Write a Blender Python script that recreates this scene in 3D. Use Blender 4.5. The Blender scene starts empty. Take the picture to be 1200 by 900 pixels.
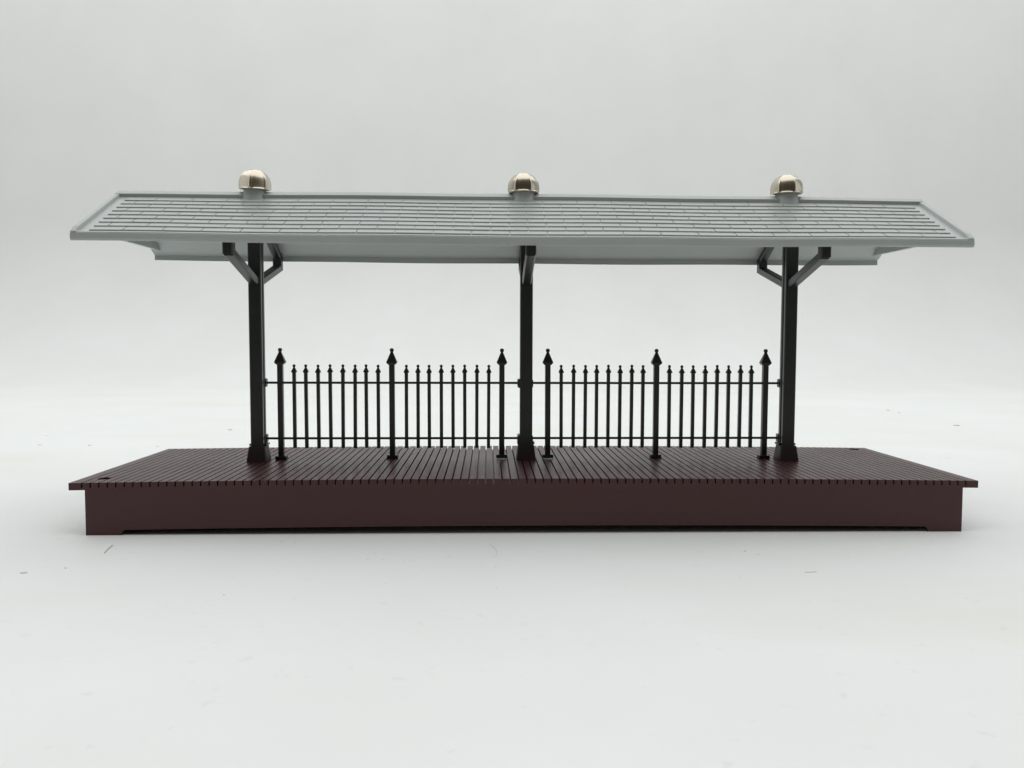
import bpy, bmesh, math, random
from mathutils import Vector, Matrix

random.seed(7)
I = 0.0254                       # everything below is written in inches
SC = bpy.context.scene
COL = SC.collection

# ------------------------------------------------------------------ helpers
def link(name, bm, mat, parent=None, smooth=False, sharp=None):
    me = bpy.data.meshes.new(name)
    bmesh.ops.recalc_face_normals(bm, faces=bm.faces[:])
    for v in bm.verts:
        v.co *= I
    if smooth:
        for f in bm.faces:
            f.smooth = True
    if sharp is not None:
        for e in bm.edges:
            if len(e.link_faces) == 2 and e.calc_face_angle(0) > sharp:
                e.smooth = False
    bm.to_mesh(me); bm.free()
    me.materials.append(mat)
    o = bpy.data.objects.new(name, me)
    COL.objects.link(o)
    if parent:
        o.parent = parent
    return o

def tag(o, label=None, cat=None, group=None, kind=None):
    if label: o['label'] = label
    if cat: o['category'] = cat
    if group: o['group'] = group
    if kind: o['kind'] = kind
    return o

def empty(name, parent=None):
    o = bpy.data.objects.new(name, None)
    o.empty_display_size = 0.01
    COL.objects.link(o)
    if parent: o.parent = parent
    return o

def box(bm, x0, x1, y0, y1, z0, z1, bevel=0.0):
    vs = [bm.verts.new((x, y, z)) for z in (z0, z1) for y in (y0, y1) for x in (x0, x1)]
    fs = [bm.faces.new([vs[i] for i in q]) for q in
          ((0, 2, 3, 1), (4, 5, 7, 6), (0, 1, 5, 4), (2, 6, 7, 3), (0, 4, 6, 2), (1, 3, 7, 5))]
    if bevel:
        es = {e for f in fs for e in f.edges}
        bmesh.ops.bevel(bm, geom=list(es), offset=bevel, segments=2, affect='EDGES', profile=0.5)
    return vs

def rings(bm, loops, cap0=True, cap1=True):
    """loops: lists of points, one closed ring each, skinned together."""
    vl = [[bm.verts.new(p) for p in l] for l in loops]
    n = len(vl[0])
    for a, b in zip(vl, vl[1:]):
        for i in range(n):
            bm.faces.new((a[i], a[(i + 1) % n], b[(i + 1) % n], b[i]))
    if cap0: bm.faces.new(vl[0][::-1])
    if cap1: bm.faces.new(vl[-1])
    return vl

def lathe(bm, prof, cx=0, cy=0, n=20):
    rings(bm, [[(cx + r * math.cos(2 * math.pi * i / n), cy + r * math.sin(2 * math.pi * i / n), z)
                for i in range(n)] for r, z in prof])

def square_ring(cx, cy, hx, hy, z, ch):
    """square with chamfered corners"""
    p = []
    for sx, sy, o in ((1, -1, 0), (1, 1, 1), (-1, 1, 0), (-1, -1, 1)):
        a = (cx + sx * hx, cy + sy * (hy - ch), z)
        b = (cx + sx * (hx - ch), cy + sy * hy, z)
        p += [b, a] if o == 0 else [a, b]
    return p

def bar(bm, p0, p1, w, d, side=Vector((1, 0, 0)), bevel=0.0):
    """square bar from p0 to p1; w along 'side', d across."""
    p0, p1 = Vector(p0), Vector(p1)
    t = (p1 - p0).normalized()
    u = side.normalized()
    v = t.cross(u).normalized()
    c = 0.016
    hw, hd = w / 2, d / 2
    off = [(hw - c, -hd), (hw, -hd + c), (hw, hd - c), (hw - c, hd),
           (-hw + c, hd), (-hw, hd - c), (-hw, -hd + c), (-hw + c, -hd)]
    rings(bm, [[p + u * a + v * b for a, b in off] for p in (p0, p1)])

# ------------------------------------------------------------------ materials
def principled(name):
    m = bpy.data.materials.new(name)
    m.use_nodes = True
    nt = m.node_tree
    return m, nt, nt.nodes['Principled BSDF']

def plastic(name, rgb, rough, var=0.05, bump=0.02, spec=0.5, scale=900.0):
    """moulded plastic: slight mottling, fine grain, uneven gloss"""
    m, nt, b = principled(name)
    N = nt.nodes; L = nt.links
    tc = N.new('ShaderNodeTexCoord')
    n1 = N.new('ShaderNodeTexNoise'); n1.inputs['Scale'].default_value = 45; n1.inputs['Detail'].default_value = 6
    n2 = N.new('ShaderNodeTexNoise'); n2.inputs['Scale'].default_value = scale; n2.inputs['Detail'].default_value = 3
    L.new(tc.outputs['Object'], n1.inputs['Vector']); L.new(tc.outputs['Object'], n2.inputs['Vector'])
    r = N.new('ShaderNodeValToRGB')
    r.color_ramp.elements[0].position = 0.3; r.color_ramp.elements[1].position = 0.7
    r.color_ramp.elements[0].color = tuple(c * (1 - var) for c in rgb) + (1,)
    r.color_ramp.elements[1].color = tuple(c * (1 + var) for c in rgb) + (1,)
    L.new(n1.outputs['Fac'], r.inputs['Fac']); L.new(r.outputs['Color'], b.inputs['Base Color'])
    mr = N.new('ShaderNodeMapRange')
    mr.inputs['To Min'].default_value = rough - 0.07; mr.inputs['To Max'].default_value = rough + 0.07
    L.new(n1.outputs['Fac'], mr.inputs['Value']); L.new(mr.outputs['Result'], b.inputs['Roughness'])
    bp = N.new('ShaderNodeBump'); bp.inputs['Strength'].default_value = bump; bp.inputs['Distance'].default_value = 0.0004
    L.new(n2.outputs['Fac'], bp.inputs['Height']); L.new(bp.outputs['Normal'], b.inputs['Normal'])
    n3 = N.new('ShaderNodeTexNoise'); n3.inputs['Scale'].default_value = 28; n3.inputs['Detail'].default_value = 2
    L.new(tc.outputs['Object'], n3.inputs['Vector'])
    b2 = N.new('ShaderNodeBump'); b2.inputs['Strength'].default_value = 0.25; b2.inputs['Distance'].default_value = 0.0012
    L.new(n3.outputs['Fac'], b2.inputs['Height']); L.new(bp.outputs['Normal'], b2.inputs['Normal'])
    L.new(b2.outputs['Normal'], b.inputs['Normal'])
    b.inputs['Specular IOR Level'].default_value = spec
    return m

M_ROOF = plastic('grey_roof_plastic', (0.405, 0.440, 0.427), 0.36, var=0.03, spec=0.55)
M_DECK = plastic('maroon_plastic', (0.060, 0.0185, 0.0205), 0.36, var=0.07, spec=0.38)
M_SHOE = plastic('dark_maroon_plastic', (0.022, 0.012, 0.011), 0.5)
M_BLACK = plastic('black_plastic', (0.0145, 0.017, 0.0155), 0.36, var=0.1)
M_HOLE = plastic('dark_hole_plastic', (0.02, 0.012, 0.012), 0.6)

M_GLINT = plastic('pale_glint', (0.36, 0.375, 0.36), 0.4)  # pale tone of the glint painted on the deck

def nickel():
    m, nt, b = principled('nickel_plate')
    N = nt.nodes; L = nt.links
    b.inputs['Base Color'].default_value = (0.58, 0.525, 0.435, 1)
    b.inputs['Metallic'].default_value = 1.0
    tc = N.new('ShaderNodeTexCoord')
    n1 = N.new('ShaderNodeTexNoise'); n1.inputs['Scale'].default_value = 400; n1.inputs['Detail'].default_value = 5
    L.new(tc.outputs['Object'], n1.inputs['Vector'])
    mr = N.new('ShaderNodeMapRange'); mr.inputs['To Min'].default_value = 0.14; mr.inputs['To Max'].default_value = 0.30
    L.new(n1.outputs['Fac'], mr.inputs['Value']); L.new(mr.outputs['Result'], b.inputs['Roughness'])
    return m
M_NICKEL = nickel()

def board():
    m, nt, b = principled('white_board')
    N = nt.nodes; L = nt.links
    tc = N.new('ShaderNodeTexCoord')
    big = N.new('ShaderNodeTexNoise'); big.inputs['Scale'].default_value = 9; big.inputs['Detail'].default_value = 7; big.inputs['Roughness'].default_value = 0.6
    L.new(tc.outputs['Object'], big.inputs['Vector'])
    r = N.new('ShaderNodeValToRGB')
    e = r.color_ramp.elements
    e[0].position = 0.28; e[0].color = (0.775, 0.790, 0.778, 1)
    e[1].position = 0.72; e[1].color = (0.812, 0.832, 0.826, 1)
    L.new(big.outputs['Fac'], r.inputs['Fac'])
    # yellowish handling stains, few and faint
    st = N.new('ShaderNodeTexNoise'); st.inputs['Scale'].default_value = 5.5; st.inputs['Detail'].default_value = 4
    mp = N.new('ShaderNodeMapping'); mp.inputs['Scale'].default_value = (1, 2.2, 1); mp.inputs['Location'].default_value = (3.1, 1.7, 0)
    L.new(tc.outputs['Object'], mp.inputs['Vector']); L.new(mp.outputs['Vector'], st.inputs['Vector'])
    sr = N.new('ShaderNodeMapRange'); sr.inputs['From Min'].default_value = 0.54; sr.inputs['From Max'].default_value = 0.76
    sr.inputs['To Max'].default_value = 0.5
    L.new(st.outputs['Fac'], sr.inputs['Value'])
    mx = N.new('ShaderNodeMixRGB'); mx.inputs['Color2'].default_value = (0.76, 0.735, 0.66, 1)
    L.new(sr.outputs['Result'], mx.inputs['Fac']); L.new(r.outputs['Color'], mx.inputs['Color1'])
    # fine grey grime specks
    sp = N.new('ShaderNodeTexNoise'); sp.inputs['Scale'].default_value = 210; sp.inputs['Detail'].default_value = 5
    L.new(tc.outputs['Object'], sp.inputs['Vector'])
    s2 = N.new('ShaderNodeMapRange'); s2.inputs['From Min'].default_value = 0.64; s2.inputs['From Max'].default_value = 0.80; s2.inputs['To Max'].default_value = 0.28
    L.new(sp.outputs['Fac'], s2.inputs['Value'])
    m2 = N.new('ShaderNodeMixRGB'); m2.inputs['Color2'].default_value = (0.5, 0.5, 0.48, 1)
    # grime gathers on the flat part of the board, the upright part is clean
    sz = N.new('ShaderNodeSeparateXYZ'); L.new(tc.outputs['Object'], sz.inputs['Vector'])
    zm = N.new('ShaderNodeMapRange'); zm.inputs['From Min'].default_value = 0.0; zm.inputs['From Max'].default_value = 0.03
    zm.inputs['To Min'].default_value = 1.0; zm.inputs['To Max'].default_value = 0.0
    L.new(sz.outputs['Z'], zm.inputs['Value'])
    m3 = N.new('ShaderNodeMath'); m3.operation = 'MULTIPLY'
    L.new(sr.outputs['Result'], m3.inputs[0]); L.new(zm.outputs['Result'], m3.inputs[1]); L.new(m3.outputs['Value'], mx.inputs['Fac'])
    mm = N.new('ShaderNodeMath'); mm.operation = 'MULTIPLY'
    L.new(s2.outputs['Result'], mm.inputs[0]); L.new(zm.outputs['Result'], mm.inputs[1])
    L.new(mm.outputs['Value'], m2.inputs['Fac']); L.new(mx.outputs['Color'], m2.inputs['Color1'])
    L.new(m2.outputs['Color'], b.inputs['Base Color'])
    b.inputs['Roughness'].default_value = 0.6
    b.inputs['Specular IOR Level'].default_value = 0.3
    n2 = N.new('ShaderNodeTexNoise'); n2.inputs['Scale'].default_value = 70; n2.inputs['Detail'].default_value = 8
    L.new(tc.outputs['Object'], n2.inputs['Vector'])
    bp = N.new('ShaderNodeBump'); bp.inputs['Strength'].default_value = 0.13; bp.inputs['Distance'].default_value = 0.001
    L.new(n2.outputs['Fac'], bp.inputs['Height']); L.new(bp.outputs['Normal'], b.inputs['Normal'])
    return m
M_BOARD = board()

# ------------------------------------------------------------------ dimensions fitted to the photograph (inches)
HALF = 6.0; HW = 1.6237; ZD = 0.6862; DTH = 0.0953; INSET = 0.2064; BOW = 0.0447
P = 4.046; PY = 0.12
def bow(x): return BOW * (1 - (x / 6.0) ** 2)
Y0, Y1, ZE, ZR = -1.2511, 1.5099, 3.847, 4.7353
RL = 6.075; RDX = -0.0216; RSL = -0.0019; RYAW = -0.0025
YR = (Y0 + Y1) / 2
def rp(x, y, z):
    """a point of the roof: the moulding is a little warped and sits slightly skewed"""
    t = (z - ZE) / (ZR - ZE)
    k = 1 - (x / RL) ** 2
    z2 = z + k * (0.014 * t - 0.018 * (1 - t)) + 0.004 * math.sin(x * 1.9 + y) + RSL * x
    x2 = x * (1 - 0.0042 * t)
    return (x2 - y * RYAW * -1 + RDX, y + x2 * RYAW, z2)

# ------------------------------------------------------------------ the platform
root = empty('station_platform')
tag(root, 'toy railway station platform with grey shingled roof, black posts, picket fences and maroon planked deck', 'toy platform')

# base body: hollow box, four walls, shallow cut-out between the corner feet
base = None
def make_base():
    bm = bmesh.new()
    b = HALF - INSET; w = 0.07; zt = ZD - DTH
    FT = 0.44; SL = 0.05; CUT = 0.06
    xs = [-b, -b + FT, -b + FT + SL] + [-b + FT + SL + (2 * (b - FT - SL)) * i / 24 for i in range(1, 24)] + [b - FT - SL, b - FT, b]
    def zb(x):
        a = abs(x)
        if a >= b - FT - 1e-6: return 0.0
        return CUT + bow(x)
    for sy in (-1, 1):
        y_out = sy * HW; y_in = sy * (HW - w)
        rows = []
        for x in xs:
            rows.append([bm.verts.new((x, y_out, zb(x))), bm.verts.new((x, y_out, zt + bow(x))),
                         bm.verts.new((x, y_in, zt + bow(x))), bm.verts.new((x, y_in, zb(x)))])
        for a, c in zip(rows, rows[1:]):
            bm.faces.new((a[0], c[0], c[1], a[1])); bm.faces.new((a[2], a[3], c[3], c[2]))
            bm.faces.new((a[3], a[0], c[0], c[3]))
        for r in (rows[0], rows[-1]):
            bm.faces.new(r)
    for sx in (-1, 1):
        x0, x1 = sorted((sx * b, sx * (b - w)))
        ys = [-HW + w, -HW + FT, HW - FT, HW - w]
        for ya, yb2, zc in ((ys[0], ys[1], 0.0), (ys[1], ys[2], 0.05), (ys[2], ys[3], 0.0)):
            vs = box(bm, x0 + (0.0015 if sx < 0 else 0), x1 - (0.0015 if sx > 0 else 0), ya, yb2, zc, zt + bow(sx * b) - 0.0005)
    return link('base', bm, M_DECK, root)
base = make_base()

# deck: planks with real grooves between them, cut right through the front edge
def make_deck():
    bm = bmesh.new()
    gw = 0.0195; pitch = 0.109; gd = 0.066
    n = 54
    cuts = []
    for i in range(-n, n + 1):
        c = i * pitch + 0.5 * pitch
        if abs(c) < HALF - 0.06: cuts.append(c)
    xs = [-HALF]; groove = []
    for c in cuts:
        groove.append(False); xs.append(c - gw / 2)
        groove.append(True); xs.append(c + gw / 2)
    groove.append(False); xs.append(HALF)
    ys = [-HW, HW]
    zl = [ZD - DTH, ZD - gd, ZD]
    V = {}
    def v(i, j, k):
        if (i, j, k) not in V:
            V[(i, j, k)] = bm.verts.new((xs[i], ys[j], zl[k] + bow(xs[i])))
        return V[(i, j, k)]
    m = len(groove)
    for i in range(m):
        kt = 1 if groove[i] else 2
        bm.faces.new((v(i, 0, kt), v(i + 1, 0, kt), v(i + 1, 1, kt), v(i, 1, kt)))
        bm.faces.new((v(i, 0, 0), v(i, 1, 0), v(i + 1, 1, 0), v(i + 1, 0, 0)))
        for j in (0, 1):
            for k in range(kt):
                bm.faces.new((v(i, j, k), v(i + 1, j, k), v(i + 1, j, k + 1), v(i, j, k + 1)))
        if i + 1 < m:
            bm.faces.new((v(i + 1, 0, 1), v(i + 1, 1, 1), v(i + 1, 1, 2), v(i + 1, 0, 2)))
    for i in (0, m):
        for k in range(2):
            bm.faces.new((v(i, 0, k), v(i, 1, k), v(i, 1, k + 1), v(i, 0, k + 1)))
    o = link('deck', bm, M_DECK, base)
    # two screw holes, diagonally opposite
    for hx, hy in ((-5.69, -1.30), (5.72, 1.42)):
        cb = bmesh.new()
        lathe(cb, [(0.085, ZD - 0.3), (0.085, ZD + 0.2)], hx, hy, 20)
        c = link('cutter', cb, M_HOLE)
        md = o.modifiers.new('hole', 'BOOLEAN'); md.operation = 'DIFFERENCE'; md.object = c; md.solver = 'EXACT'
        bpy.context.view_layer.update()
        me = bpy.data.meshes.new_from_object(o.evaluated_get(bpy.context.evaluated_depsgraph_get()))
        o.modifiers.clear()
        old = o.data; o.data = me; me.name = 'deck'
        bpy.data.meshes.remove(old)
        bpy.data.objects.remove(c)
    while len(o.data.materials) > 1:
        o.data.materials.pop()
    for hx, hy in ((-5.69, -1.30), (5.72, 1.42)):
        hb = bmesh.new()      # moulded screw boss below each hole
        n = 20
        zt = ZD - DTH + bow(hx) - 0.002
        rings(hb, [[(hx + r * math.cos(2 * math.pi * i / n), hy + r * math.sin(2 * math.pi * i / n), z) for i in range(n)]
                   for r, z in ((0.12, zt), (0.12, 0.2), (0.04, 0.2), (0.04, 0.42), (0.084, 0.46), (0.084, zt))], cap0=False, cap1=False)
        link('screw_boss', hb, M_HOLE, base)
    return o
deck = make_deck()

# ------------------------------------------------------------------ posts
ROOF_IN = 4.60
def under(y):                      # underside of the roof shell at depth y
    t = 1 - abs(y - YR) / ((Y1 - Y0) / 2)
    return (ZE + 0.10 + t * (4.69 - ZE - 0.10)) - 0.062

def make_post():
    bm = bmesh.new()
    zt = under(YR) - 0.01
    h = 0.094
    # front flange, web and back flange
    for ya, yb, hx in ((PY - 0.098, PY - 0.020, h), (PY + 0.020, PY + 0.098, h)):
        yc = (ya + yb) / 2
        rings(bm, [square_ring(0, yc, hx, (yb - ya) / 2, z, 0.013) for z in (ZD + 0.22, zt)])
    box(bm, -h + 0.022, h - 0.022, PY - 0.022, PY + 0.022, ZD + 0.22, zt)
    post = link('support_post', bm, M_BLACK, root)
    bm = bmesh.new()
    rings(bm, [square_ring(0, PY, a, a, z, 0.012) for a, z in ((0.150, ZD - 0.01), (0.148, ZD + 0.015), (0.120, ZD + 0.225), (0.112, ZD + 0.23))])
    link('post_shoe', bm, M_SHOE, post)
    bm = bmesh.new()
    box(bm, -0.132, 0.132, PY - 0.045, PY + 0.135, ZD + 0.232, ZD + 0.262, 0.005)
    link('collar_plate', bm, M_BLACK, post)
    # brackets: strut, upright and rafter, front and back
    for s in (-1, 1):
        bm = bmesh.new()
        ye = YR + s * 1.255
        w = 0.138
        yi = PY + s * 0.09
        z_el = 3.70
        bar(bm, (0, PY + s * 0.05, 3.375), (0, ye + s * 0.0, z_el + 0.005), w, 0.115)
        bar(bm, (0, ye, z_el - 0.035), (0, ye, under(ye + s * 0.07) - 0.020), w + 0.003, 0.135)
        # rafter under the slope
        ya = ye - s * 0.03; yb = PY + s * 0.05
        dz = 0.078
        bar(bm, (0, ya, under(ya) - dz), (0, yb, under(yb) - dz), w - 0.006, 0.10)
        link('bracket', bm, M_BLACK, post)
    return post
post0 = make_post()
def copy_tree(o, parent):
    c = o.copy(); COL.objects.link(c); c.parent = parent
    for ch in list(o.children): copy_tree(ch, c)
    return c
posts = [post0, copy_tree(post0, root), copy_tree(post0, root)]
for o, x, lean in zip(posts, (-P, 0.0, P), (-0.001, 0.0, 0.001)):
    o.location = (x * I, 0, bow(x) * I)
    o.rotation_euler = (0, lean, 0)
posts[1].location.x += 0.012 * I

# ------------------------------------------------------------------ fences
FY = 0.235; Z_TOP = 1.8913; Z_LOW = 1.037
def make_picket():
    bm = bmesh.new()
    h = 0.0255
    zt = 2.173
    rings(bm, [square_ring(0, FY, a, b, z, 0.004) for a, b, z in
               ((h, h, 0.888), (h, h, zt - 0.128), (0.040, 0.034, zt - 0.122), (0.040, 0.034, zt - 0.110), (0.013, 0.013, zt - 0.050), (0.012, 0.012, zt - 0.04))])
    lathe(bm, [(0.008, zt - 0.052), (0.019, zt - 0.042), (0.0245, zt - 0.026), (0.019, zt - 0.008), (0.005, zt)], 0, FY, 10)
    return bm
def make_fence_post():
    bm = bmesh.new()
    h = 0.041
    zt = 2.4225
    rings(bm, [square_ring(0, FY, a, b, z, 0.006) for a, b, z in
               ((h, h, ZD + 0.01), (h, h, zt - 0.255), (0.054, 0.05, zt - 0.252), (0.081, 0.060, zt - 0.220), (0.079, 0.058, zt - 0.210), (0.020, 0.020, zt - 0.066), (0.018, 0.018, zt - 0.045))])
    lathe(bm, [(0.010, zt - 0.066), (0.026, zt - 0.052), (0.0335, zt - 0.032), (0.026, zt - 0.009), (0.006, zt)], 0, FY, 14)
    return bm

fence_protos = {}
def make_fence(s):
    bm = bmesh.new()
    xa, xb = (-P + 0.075, -0.075) if s < 0 else (0.075, P - 0.075)
    n = 10
    for z in (Z_TOP, Z_LOW):
        rings(bm, [[(x, FY + 0.0185 * math.cos(2 * math.pi * i / n), z + 0.0185 * math.sin(2 * math.pi * i / n)) for i in range(n)] for x in (xa, xb)])
    fence = link('fence', bm, M_BLACK, root, smooth=True, sharp=math.radians(50))
    # clips where the rails plug into the posts
    for x, d in ((xa, 1), (xb, -1)):
        pr = 0.043 if abs(x) < 1 else 0.030
        for z in (Z_TOP, Z_LOW):
            bm = bmesh.new()
            x0, x1 = sorted((x, x + d * pr))
            yf = PY - 0.07 if abs(x) < 1 else FY - 0.048
            box(bm, x0, x1, yf, FY + 0.048, z - 0.052, z + 0.052, 0.004)
            box(bm, *sorted((x, x + d * (pr - 0.008))), yf - 0.004, FY + 0.052, z - 0.066, z + 0.066, 0.004)
            link('rail_clip', bm, M_BLACK, fence)
    F1, F2, F3 = 3.7347, 2.036, 0.3569
    ps = sorted(s * f for f in (F1, F2, F3))
    xs = []
    lo = 0.2125
    for a, b in zip(ps, ps[1:]):
        d0, d1 = 0.2125, 0.2087
        xs += [a + d0 + (b - a - d0 - d1) * i / 7 for i in range(8)]
    for x in ps:
        if 'post' not in fence_protos:
            o = link('fence_post', make_fence_post(), M_BLACK, fence)
            fb = bmesh.new()
            box(fb, -0.083, 0.083, FY - 0.06, FY + 0.06, ZD - 0.004, ZD + 0.056, 0.006)
            ft = link('post_foot', fb, M_BLACK, fence)
            fence_protos['post'] = (o, ft)
        else:
            o, ft = [q.copy() for q in fence_protos['post']]
            for q in (o, ft):
                COL.objects.link(q); q.parent = fence
        o.location = (x * I, 0, 0)
        o.rotation_euler = (0, random.uniform(-0.003, 0.003), 0)
        ft.location = (x * I, 0, bow(x) * I)
        if abs(x) < 1:  # thin pale disc: deck's glint by the foot, put in as colour
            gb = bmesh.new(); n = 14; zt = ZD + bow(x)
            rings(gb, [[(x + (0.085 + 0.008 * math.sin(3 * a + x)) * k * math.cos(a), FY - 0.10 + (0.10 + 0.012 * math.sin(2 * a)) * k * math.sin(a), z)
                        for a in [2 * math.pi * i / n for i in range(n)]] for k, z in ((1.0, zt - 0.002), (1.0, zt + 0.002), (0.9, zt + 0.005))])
            link('glint_spot', gb, M_GLINT, fence)
    for x in xs:
        if 'picket' not in fence_protos:
            o = link('picket', make_picket(), M_BLACK, fence)
            fence_protos['picket'] = o
        else:
            o = fence_protos['picket'].copy(); COL.objects.link(o); o.parent = fence
        o.location = (x * I + random.uniform(-0.004, 0.004) * I, 0, random.uniform(-0.004, 0.004) * I)
        o.rotation_euler = (0, random.uniform(-0.004, 0.004), 0)
    return fence
make_fence(-1); make_fence(1)

# ------------------------------------------------------------------ roof
NX = 40
def sweep(bm, prof, x0, x1, n=NX, closed=True):
    rings(bm, [[rp(x0 + (x1 - x0) * i / n, y, z) for y, z in prof] for i in range(n + 1)])

ZT = ZE + 0.100                     # top of the eave edge
ZB = 4.690                          # bare slope meets under the ridge cap
S_Y, S_Z = (YR - Y0), (ZB - ZT)
SLEN = math.hypot(S_Y, S_Z)
NY, NZ = -S_Z / SLEN, S_Y / SLEN
def sl(t, h, side=-1):
    """point on a slope: t from eave to ridge, h above the bare surface"""
    y = Y0 + S_Y * t + NY * h
    z = ZT + S_Z * t + NZ * h
    if side > 0: y = 2 * YR - y
    return y, z

def make_roof():
    bm = bmesh.new()
    fw = 0.05; c = 0.025
    half = [(Y0 + fw, ZE + 0.0), (Y0 + c, ZE), (Y0, ZE + c), (Y0, ZT - 0.006), (Y0 + 0.006, ZT)]
    inner = [(Y0 + fw, ZE + 0.075)]
    mir = lambda l: [(2 * YR - y, z) for y, z in reversed(l)]
    prof = inner + half + [(YR, ZB)] + mir(half) + mir(inner) + [(YR, ZB - 0.062)]
    sweep(bm, prof, -RL, RL)
    roof = link('roof', bm, M_ROOF, root)

    # shingle courses with staggered joints, front and back slope
    for side in (-1, 1):
        bm = bmesh.new()
        t0, dt, pitch, gap = 0.042, 0.0945, 0.515, 0.0135
        lim = RL - 0.225
        for r in range(9):
            ta = t0 + r * dt; tb = ta + dt
            if r == 8: tb = 0.905
            off = pitch / 2 if r % 2 == 0 else 0.0
            edges = [-lim] + [off + k * pitch for k in range(-13, 14) if abs(off + k * pitch) < lim - 0.04] + [lim]
            for a, b in zip(edges, edges[1:]):
                a2 = a + (gap / 2 if a > -lim else 0); b2 = b - (gap / 2 if b < lim else 0)
                jit = random.uniform(-0.002, 0.002)
                h0, h1 = 0.0165 + jit * 0.5, 0.002
                ring = [sl(ta, -0.004, side), sl(ta + 0.001, h0 - 0.003, side), sl(ta + 0.004, h0, side), sl(tb, h1, side), sl(tb, -0.004, side)]
                rings(bm, [[rp(x, y, z) for y, z in ring] for x in (a2, b2)])
        link('shingles', bm, M_ROOF, roof)
        # narrow raised lip along the eave
        bm = bmesh.new()
        ring = [sl(0.006, -0.003, side), sl(0.006, 0.003, side), sl(0.010, 0.006, side), sl(0.026, 0.006, side), sl(0.03, -0.003, side)]
        sweep(bm, ring, -RL + 0.01, RL - 0.01)
        link('eave_lip', bm, M_ROOF, roof)
    # ridge cap
    bm = bmesh.new()
    y1, z1 = sl(0.915, -0.003); y2, z2 = sl(0.925, 0.046); 
    prof = [(y1, z1), (y2, z2), (YR - 0.055, ZR - 0.012), (YR - 0.03, ZR), (YR, ZR + 0.003)]
    prof = prof + [(2 * YR - y, z) for y, z in reversed(prof[:-1])]
    sweep(bm, prof, -RL + 0.012, RL - 0.012)
    link('ridge_cap', bm, M_ROOF, roof)
    # gable trims and the plain panels set in under each gable
    for s in (-1, 1):
        bm = bmesh.new()
        for side in (-1, 1):
            pts = []
            n = 12
            te = 0.918
            loops = []
            for i in range(n + 1):
                t = 0.006 + (te - 0.006) * i / n
                lp = []
                for xo, h in ((0.0, -0.004), (0.0, 0.036), (0.008, 0.043), (0.062, 0.043), (0.070, 0.036), (0.085, -0.004)):
                    y, z = sl(t, h if h < 0 else h * (0.4 + 0.6 * min(1.0, t / 0.06)), side)
                    lp.append(rp(s * (RL - 0.002 - xo), y, z))
                loops.append(lp)
            rings(bm, loops)
        link('gable_trim', bm, M_ROOF, roof)
        bm = bmesh.new()
        zb = ZE + 0.145
        xo, xi = s * (RL - 0.09), s * (RL - 0.15)
        ys0 = Y0 + 0.17
        poly = [(ys0, zb), (2 * YR - ys0, zb), (2 * YR - ys0, under(ys0) + 0.03), (YR, under(YR) + 0.03), (ys0, under(ys0) + 0.03)]
        rings(bm, [[rp(x, y, z) for y, z in poly] for x in sorted((xo, xi))])
        link('gable_panel', bm, M_ROOF, roof)
    return roof
roof = make_roof()

def knob_mesh():
    bm = bmesh.new()
    prof = [(0.06, 0.0), (0.186, 0.0), (0.209, 0.003), (0.224, 0.009), (0.232, 0.019), (0.2355, 0.034), (0.2365, 0.055), (0.237, 0.080), (0.236, 0.105), (0.233, 0.130),
            (0.2275, 0.155), (0.219, 0.180), (0.207, 0.205), (0.190, 0.230), (0.170, 0.252), (0.146, 0.272), (0.121, 0.287),
            (0.090, 0.298), (0.054, 0.304), (0.018, 0.306)]
    n = 132
    sm = lambda e0, e1, x: (lambda t: t * t * (3 - 2 * t))(max(0, min(1, (x - e0) / (e1 - e0))))
    loops = []
    for r, z in prof:
        lp = []
        for i in range(n):
            a = 2 * math.pi * i / n
            th = (a + math.pi / 6) % (math.pi / 3) - math.pi / 6
            deg = abs(math.degrees(th))
            flat = r * math.cos(math.radians(27)) / math.cos(th) - 0.008
            k = (1 - sm(25.5, 27.8, deg)) * sm(0.016, 0.034, z) * 0.72 * (1 - sm(0.287, 0.30, z))
            rr = r * (1 - k) + flat * k
            lp.append((rr * math.cos(a), rr * math.sin(a), z))
        loops.append(lp)
    rings(bm, loops)
    return bm

knob = None
for x, zk, az, tilt, zc in ((-P - 0.0, 4.766, 28, 4.0, 0), (-0.014, 4.748, -4, 0.0, 0), (P - 0.04, 4.757, -19, 0.6, 0)):
    # tapered collar moulded through the ridge, the nut sits on it
    bm = bmesh.new()
    px, py, pz = rp(x, YR, ZR)
    lathe(bm, [(0.215, pz - 0.20), (0.178, pz - 0.05), (0.168, pz + 0.004), (0.160, zk + 0.012)], px, py, 36)
    link('finial_collar', bm, M_ROOF, roof, smooth=True, sharp=math.radians(40))
    if knob is None:
        knob = link('finial_nut', knob_mesh(), M_NICKEL, roof, smooth=True, sharp=math.radians(55))
        o = knob
    else:
        o = knob.copy(); COL.objects.link(o); o.parent = roof
    o.location = (px * I, py * I, zk * I)
    o.rotation_euler = (0, math.radians(tilt), math.radians(-90 + az))

# ------------------------------------------------------------------ the white board it stands on, swept up behind
def make_backdrop():
    bm = bmesh.new()
    prof = []
    for y in range(-14, 29, 2): prof.append((y, 0.0))
    R_, yc = 10.0, 28.0
    for i in range(1, 25):
        a = math.pi / 2 * i / 24
        prof.append((yc + R_ * math.sin(a), R_ * (1 - math.cos(a))))
    for z in range(12, 62, 4): prof.append((yc + R_, z))
    xs = [-100 + 5 * i for i in range(41)]
    vs = [[bm.verts.new((x, y, z)) for y, z in prof] for x in xs]
    for a, b in zip(vs, vs[1:]):
        for i in range(len(prof) - 1):
            bm.faces.new((a[i], b[i], b[i + 1], a[i + 1]))
    o = link('backdrop', bm, M_BOARD, None, smooth=True)
    return tag(o, 'plain white board under the toy platform, sweeping up behind it', 'backdrop', kind='structure')
make_backdrop()

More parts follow.
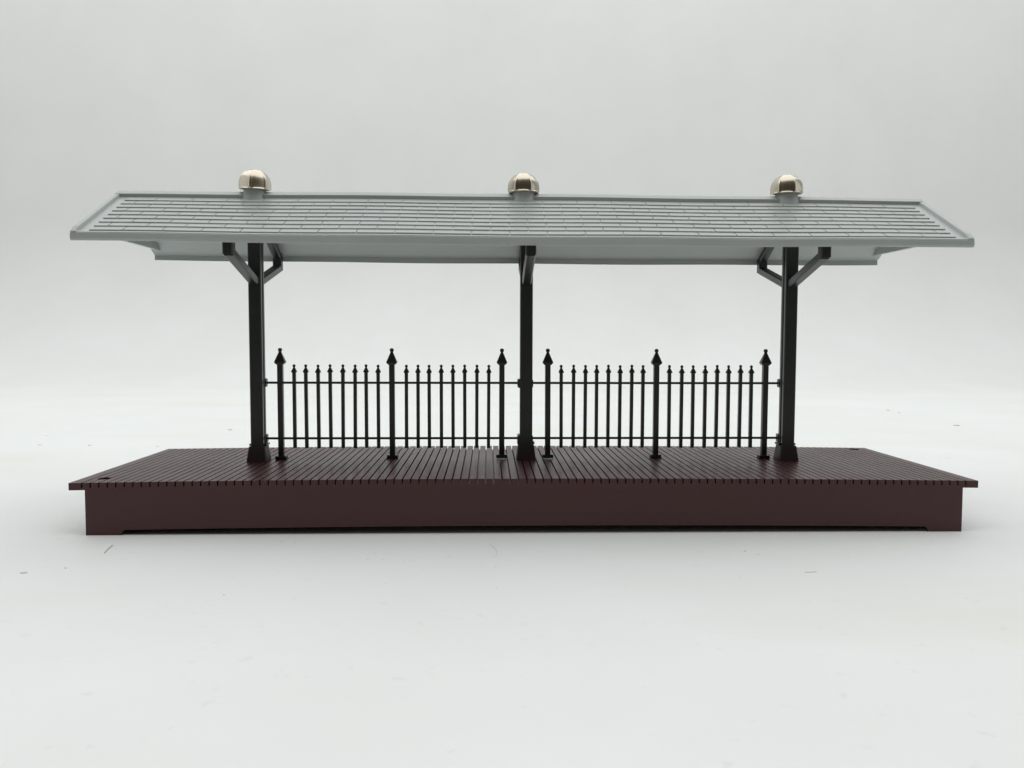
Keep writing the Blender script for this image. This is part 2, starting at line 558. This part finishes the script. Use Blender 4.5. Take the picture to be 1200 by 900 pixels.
def plain(name, rgb, rough=0.8):
    m, nt, b = principled(name)
    N = nt.nodes; L = nt.links
    tc = N.new('ShaderNodeTexCoord'); n = N.new('ShaderNodeTexNoise'); n.inputs['Scale'].default_value = 600
    L.new(tc.outputs['Object'], n.inputs['Vector'])
    r = N.new('ShaderNodeValToRGB')
    r.color_ramp.elements[0].color = tuple(c * 0.7 for c in rgb) + (1,); r.color_ramp.elements[1].color = tuple(min(1, c * 1.25) for c in rgb) + (1,)
    L.new(n.outputs['Fac'], r.inputs['Fac']); L.new(r.outputs['Color'], b.inputs['Base Color'])
    b.inputs['Roughness'].default_value = rough
    return m
M_DUST = plain('grey_dust', (0.60, 0.595, 0.58))
def make_dust():
    bm = bmesh.new()
    rnd = random.Random(3)
    def fleck(x, y, s, el=1.0, ang=0.0):
        n = 7; s *= 0.85
        pts0, pts1 = [], []
        for i in range(n):
            a = 2 * math.pi * i / n
            r = s * rnd.uniform(0.6, 1.2)
            u, v = r * el * math.cos(a), r * math.sin(a)
            p = (x + u * math.cos(ang) - v * math.sin(ang), y + u * math.sin(ang) + v * math.cos(ang))
            pts0.append((p[0], p[1], 0.0005)); pts1.append((x + (p[0] - x) * 0.6, y + (p[1] - y) * 0.6, s * 0.5))
        rings(bm, [pts0, pts1])
    known = [(-7.782, 10.438, .05, 2.2, 0), (-10.089, 7.224, .035, 1.5, 0), (-11.3, 7.3, .03, 2, .3), (-8.4, 7.0, .028, 1.5, 0), (13.5, 11.437, .06, 2.4, .1), (14.011, 16.61, .06, 1.5, 0),
             (13.896, 15.598, .05, 1.6, 0), (2.554, -2.563, .017, 1.4, .2), (2.66, -2.72, .012, 1.2, 0), (-5.271, -3.128, .018, 1.4, -.4),
             (-3.206, -4.1, .013, 1.1, 0), (-3.172, -2.004, .013, 2.2, 0), (-3.0, -2.02, .014, 1.3, .4), (-5.62, -3.3, .028, 2.2, 0)]
    for k in known: fleck(*k)
    for _ in range(18):
        x = rnd.uniform(-6, 6); y = rnd.uniform(-4.6, -1.9)
        fleck(x, y, rnd.uniform(0.005, 0.011), rnd.uniform(1, 2.2), rnd.uniform(0, 3))
    for _ in range(8):
        fleck(rnd.uniform(-14, 16), rnd.uniform(4, 20), rnd.uniform(0.015, 0.03), rnd.uniform(1, 2), rnd.uniform(0, 3))
    # hair-fine fibres lying on the board
    def fibre(pts, r):
        loops = []
        for i, (x, y) in enumerate(pts):
            a = pts[max(0, i - 1)]; b = pts[min(len(pts) - 1, i + 1)]
            d = Vector((b[0] - a[0], b[1] - a[1], 0)).normalized(); sd = Vector((-d.y, d.x, 0))
            c = Vector((x, y, r + 0.0008))
            loops.append([c + sd * r, c + Vector((0, 0, r)), c - sd * r, c - Vector((0, 0, r))])
        rings(bm, loops)
    for (x, y, ln, an, cv, r) in ((-5.14, -2.5, .40, 1.84, -.1, .007), (2.93, -3.45, .16, -.15, .3, .003), 
                                  (-.55, -2.2, .55, -1.1, -.4, .002)):
        pts = []
        n = 9
        px, py, a = x, y, an
        for i in range(n):
            pts.append((px, py)); px += ln / n * math.cos(a); py += ln / n * math.sin(a); a += cv / n * 2
        fibre(pts, r)
    return tag(link('dust', bm, M_DUST), 'scattered grey dust specks and fibres on the white board', 'dust', kind='stuff')
make_dust()

# ------------------------------------------------------------------ camera
cam = bpy.data.cameras.new('camera')
cam.sensor_width = 36.0; cam.lens = 936.0 / 1200.0 * 36.0
cam.clip_start = 0.01; cam.clip_end = 50
co = bpy.data.objects.new('camera', cam); COL.objects.link(co)
Mx = Matrix(((0.9995596469301321, -0.0010249534862669942, -0.029655719503333323),
             (-0.02955138312220692, 0.056164674799107785, -0.9979840905847522),
             (0.0026884911147221123, 0.9984209927555918, 0.05610965371898676)))
mw = Mx.to_4x4(); mw.translation = Vector((-0.5639708, -12.0462962, 2.5648245)) * I
co.matrix_world = mw
SC.camera = co

# ------------------------------------------------------------------ light: one soft overhead light, two added fill lights, dim warm room
def area(name, loc, target, size, size_y, power, col):
    l = bpy.data.lights.new(name, 'AREA'); l.shape = 'RECTANGLE'; l.size = size; l.size_y = size_y
    l.energy = power; l.color = col
    o = bpy.data.objects.new(name, l); COL.objects.link(o)
    o.location = loc
    o.rotation_euler = (Vector(target) - Vector(loc)).to_track_quat('-Z', 'Y').to_euler()
    return o
area('softbox', (0.0, -0.02, 1.15), (0, -0.02, 0), 2.6, 1.3, 9.3, (0.99, 0.997, 1.0))
area('back_fill_light', (0.0, 0.74, 0.98), (0, 0.0, 0.10), 2.4, 0.34, 3.4, (0.99, 0.997, 1.0))  # added lamp, gives the roof slope its sheen
area('background_fill', (0.0, 0.34, 0.96), (0, 0.98, 0.66), 2.8, 0.2, 3.2, (0.99, 0.997, 1.0))  # added lamp, brightens the upper backdrop

# the room round the board: pale walls at the sides and above, dim and brownish towards the photographer
w = bpy.data.worlds.new('World'); SC.world = w; w.use_nodes = True
nt = w.node_tree; N = nt.nodes; L = nt.links
bg = N['Background']
tc = N.new('ShaderNodeTexCoord'); sx = N.new('ShaderNodeSeparateXYZ')
L.new(tc.outputs['Generated'], sx.inputs['Vector'])
mr = N.new('ShaderNodeMapRange'); mr.inputs['From Min'].default_value = -1; mr.inputs['From Max'].default_value = 0
L.new(sx.outputs['Y'], mr.inputs['Value'])
cr = N.new('ShaderNodeValToRGB'); L.new(mr.outputs['Result'], cr.inputs['Fac'])
e = cr.color_ramp.elements
e[0].position = 0.06; e[0].color = (0.050, 0.046, 0.037, 1)
e[1].position = 0.75; e[1].color = (0.74, 0.755, 0.75, 1)
x = cr.color_ramp.elements.new(0.30); x.color = (0.125, 0.110, 0.086, 1)
L.new(cr.outputs['Color'], bg.inputs['Color'])
bg.inputs['Strength'].default_value = 1.0

SC.render.engine = 'CYCLES'
SC.view_settings.view_transform = 'Standard'
SC.view_settings.look = 'None'
SC.view_settings.gamma = 1.0
SC.view_settings.exposure = 0.0
SC.cycles.max_bounces = 8
SC.cycles.diffuse_bounces = 5
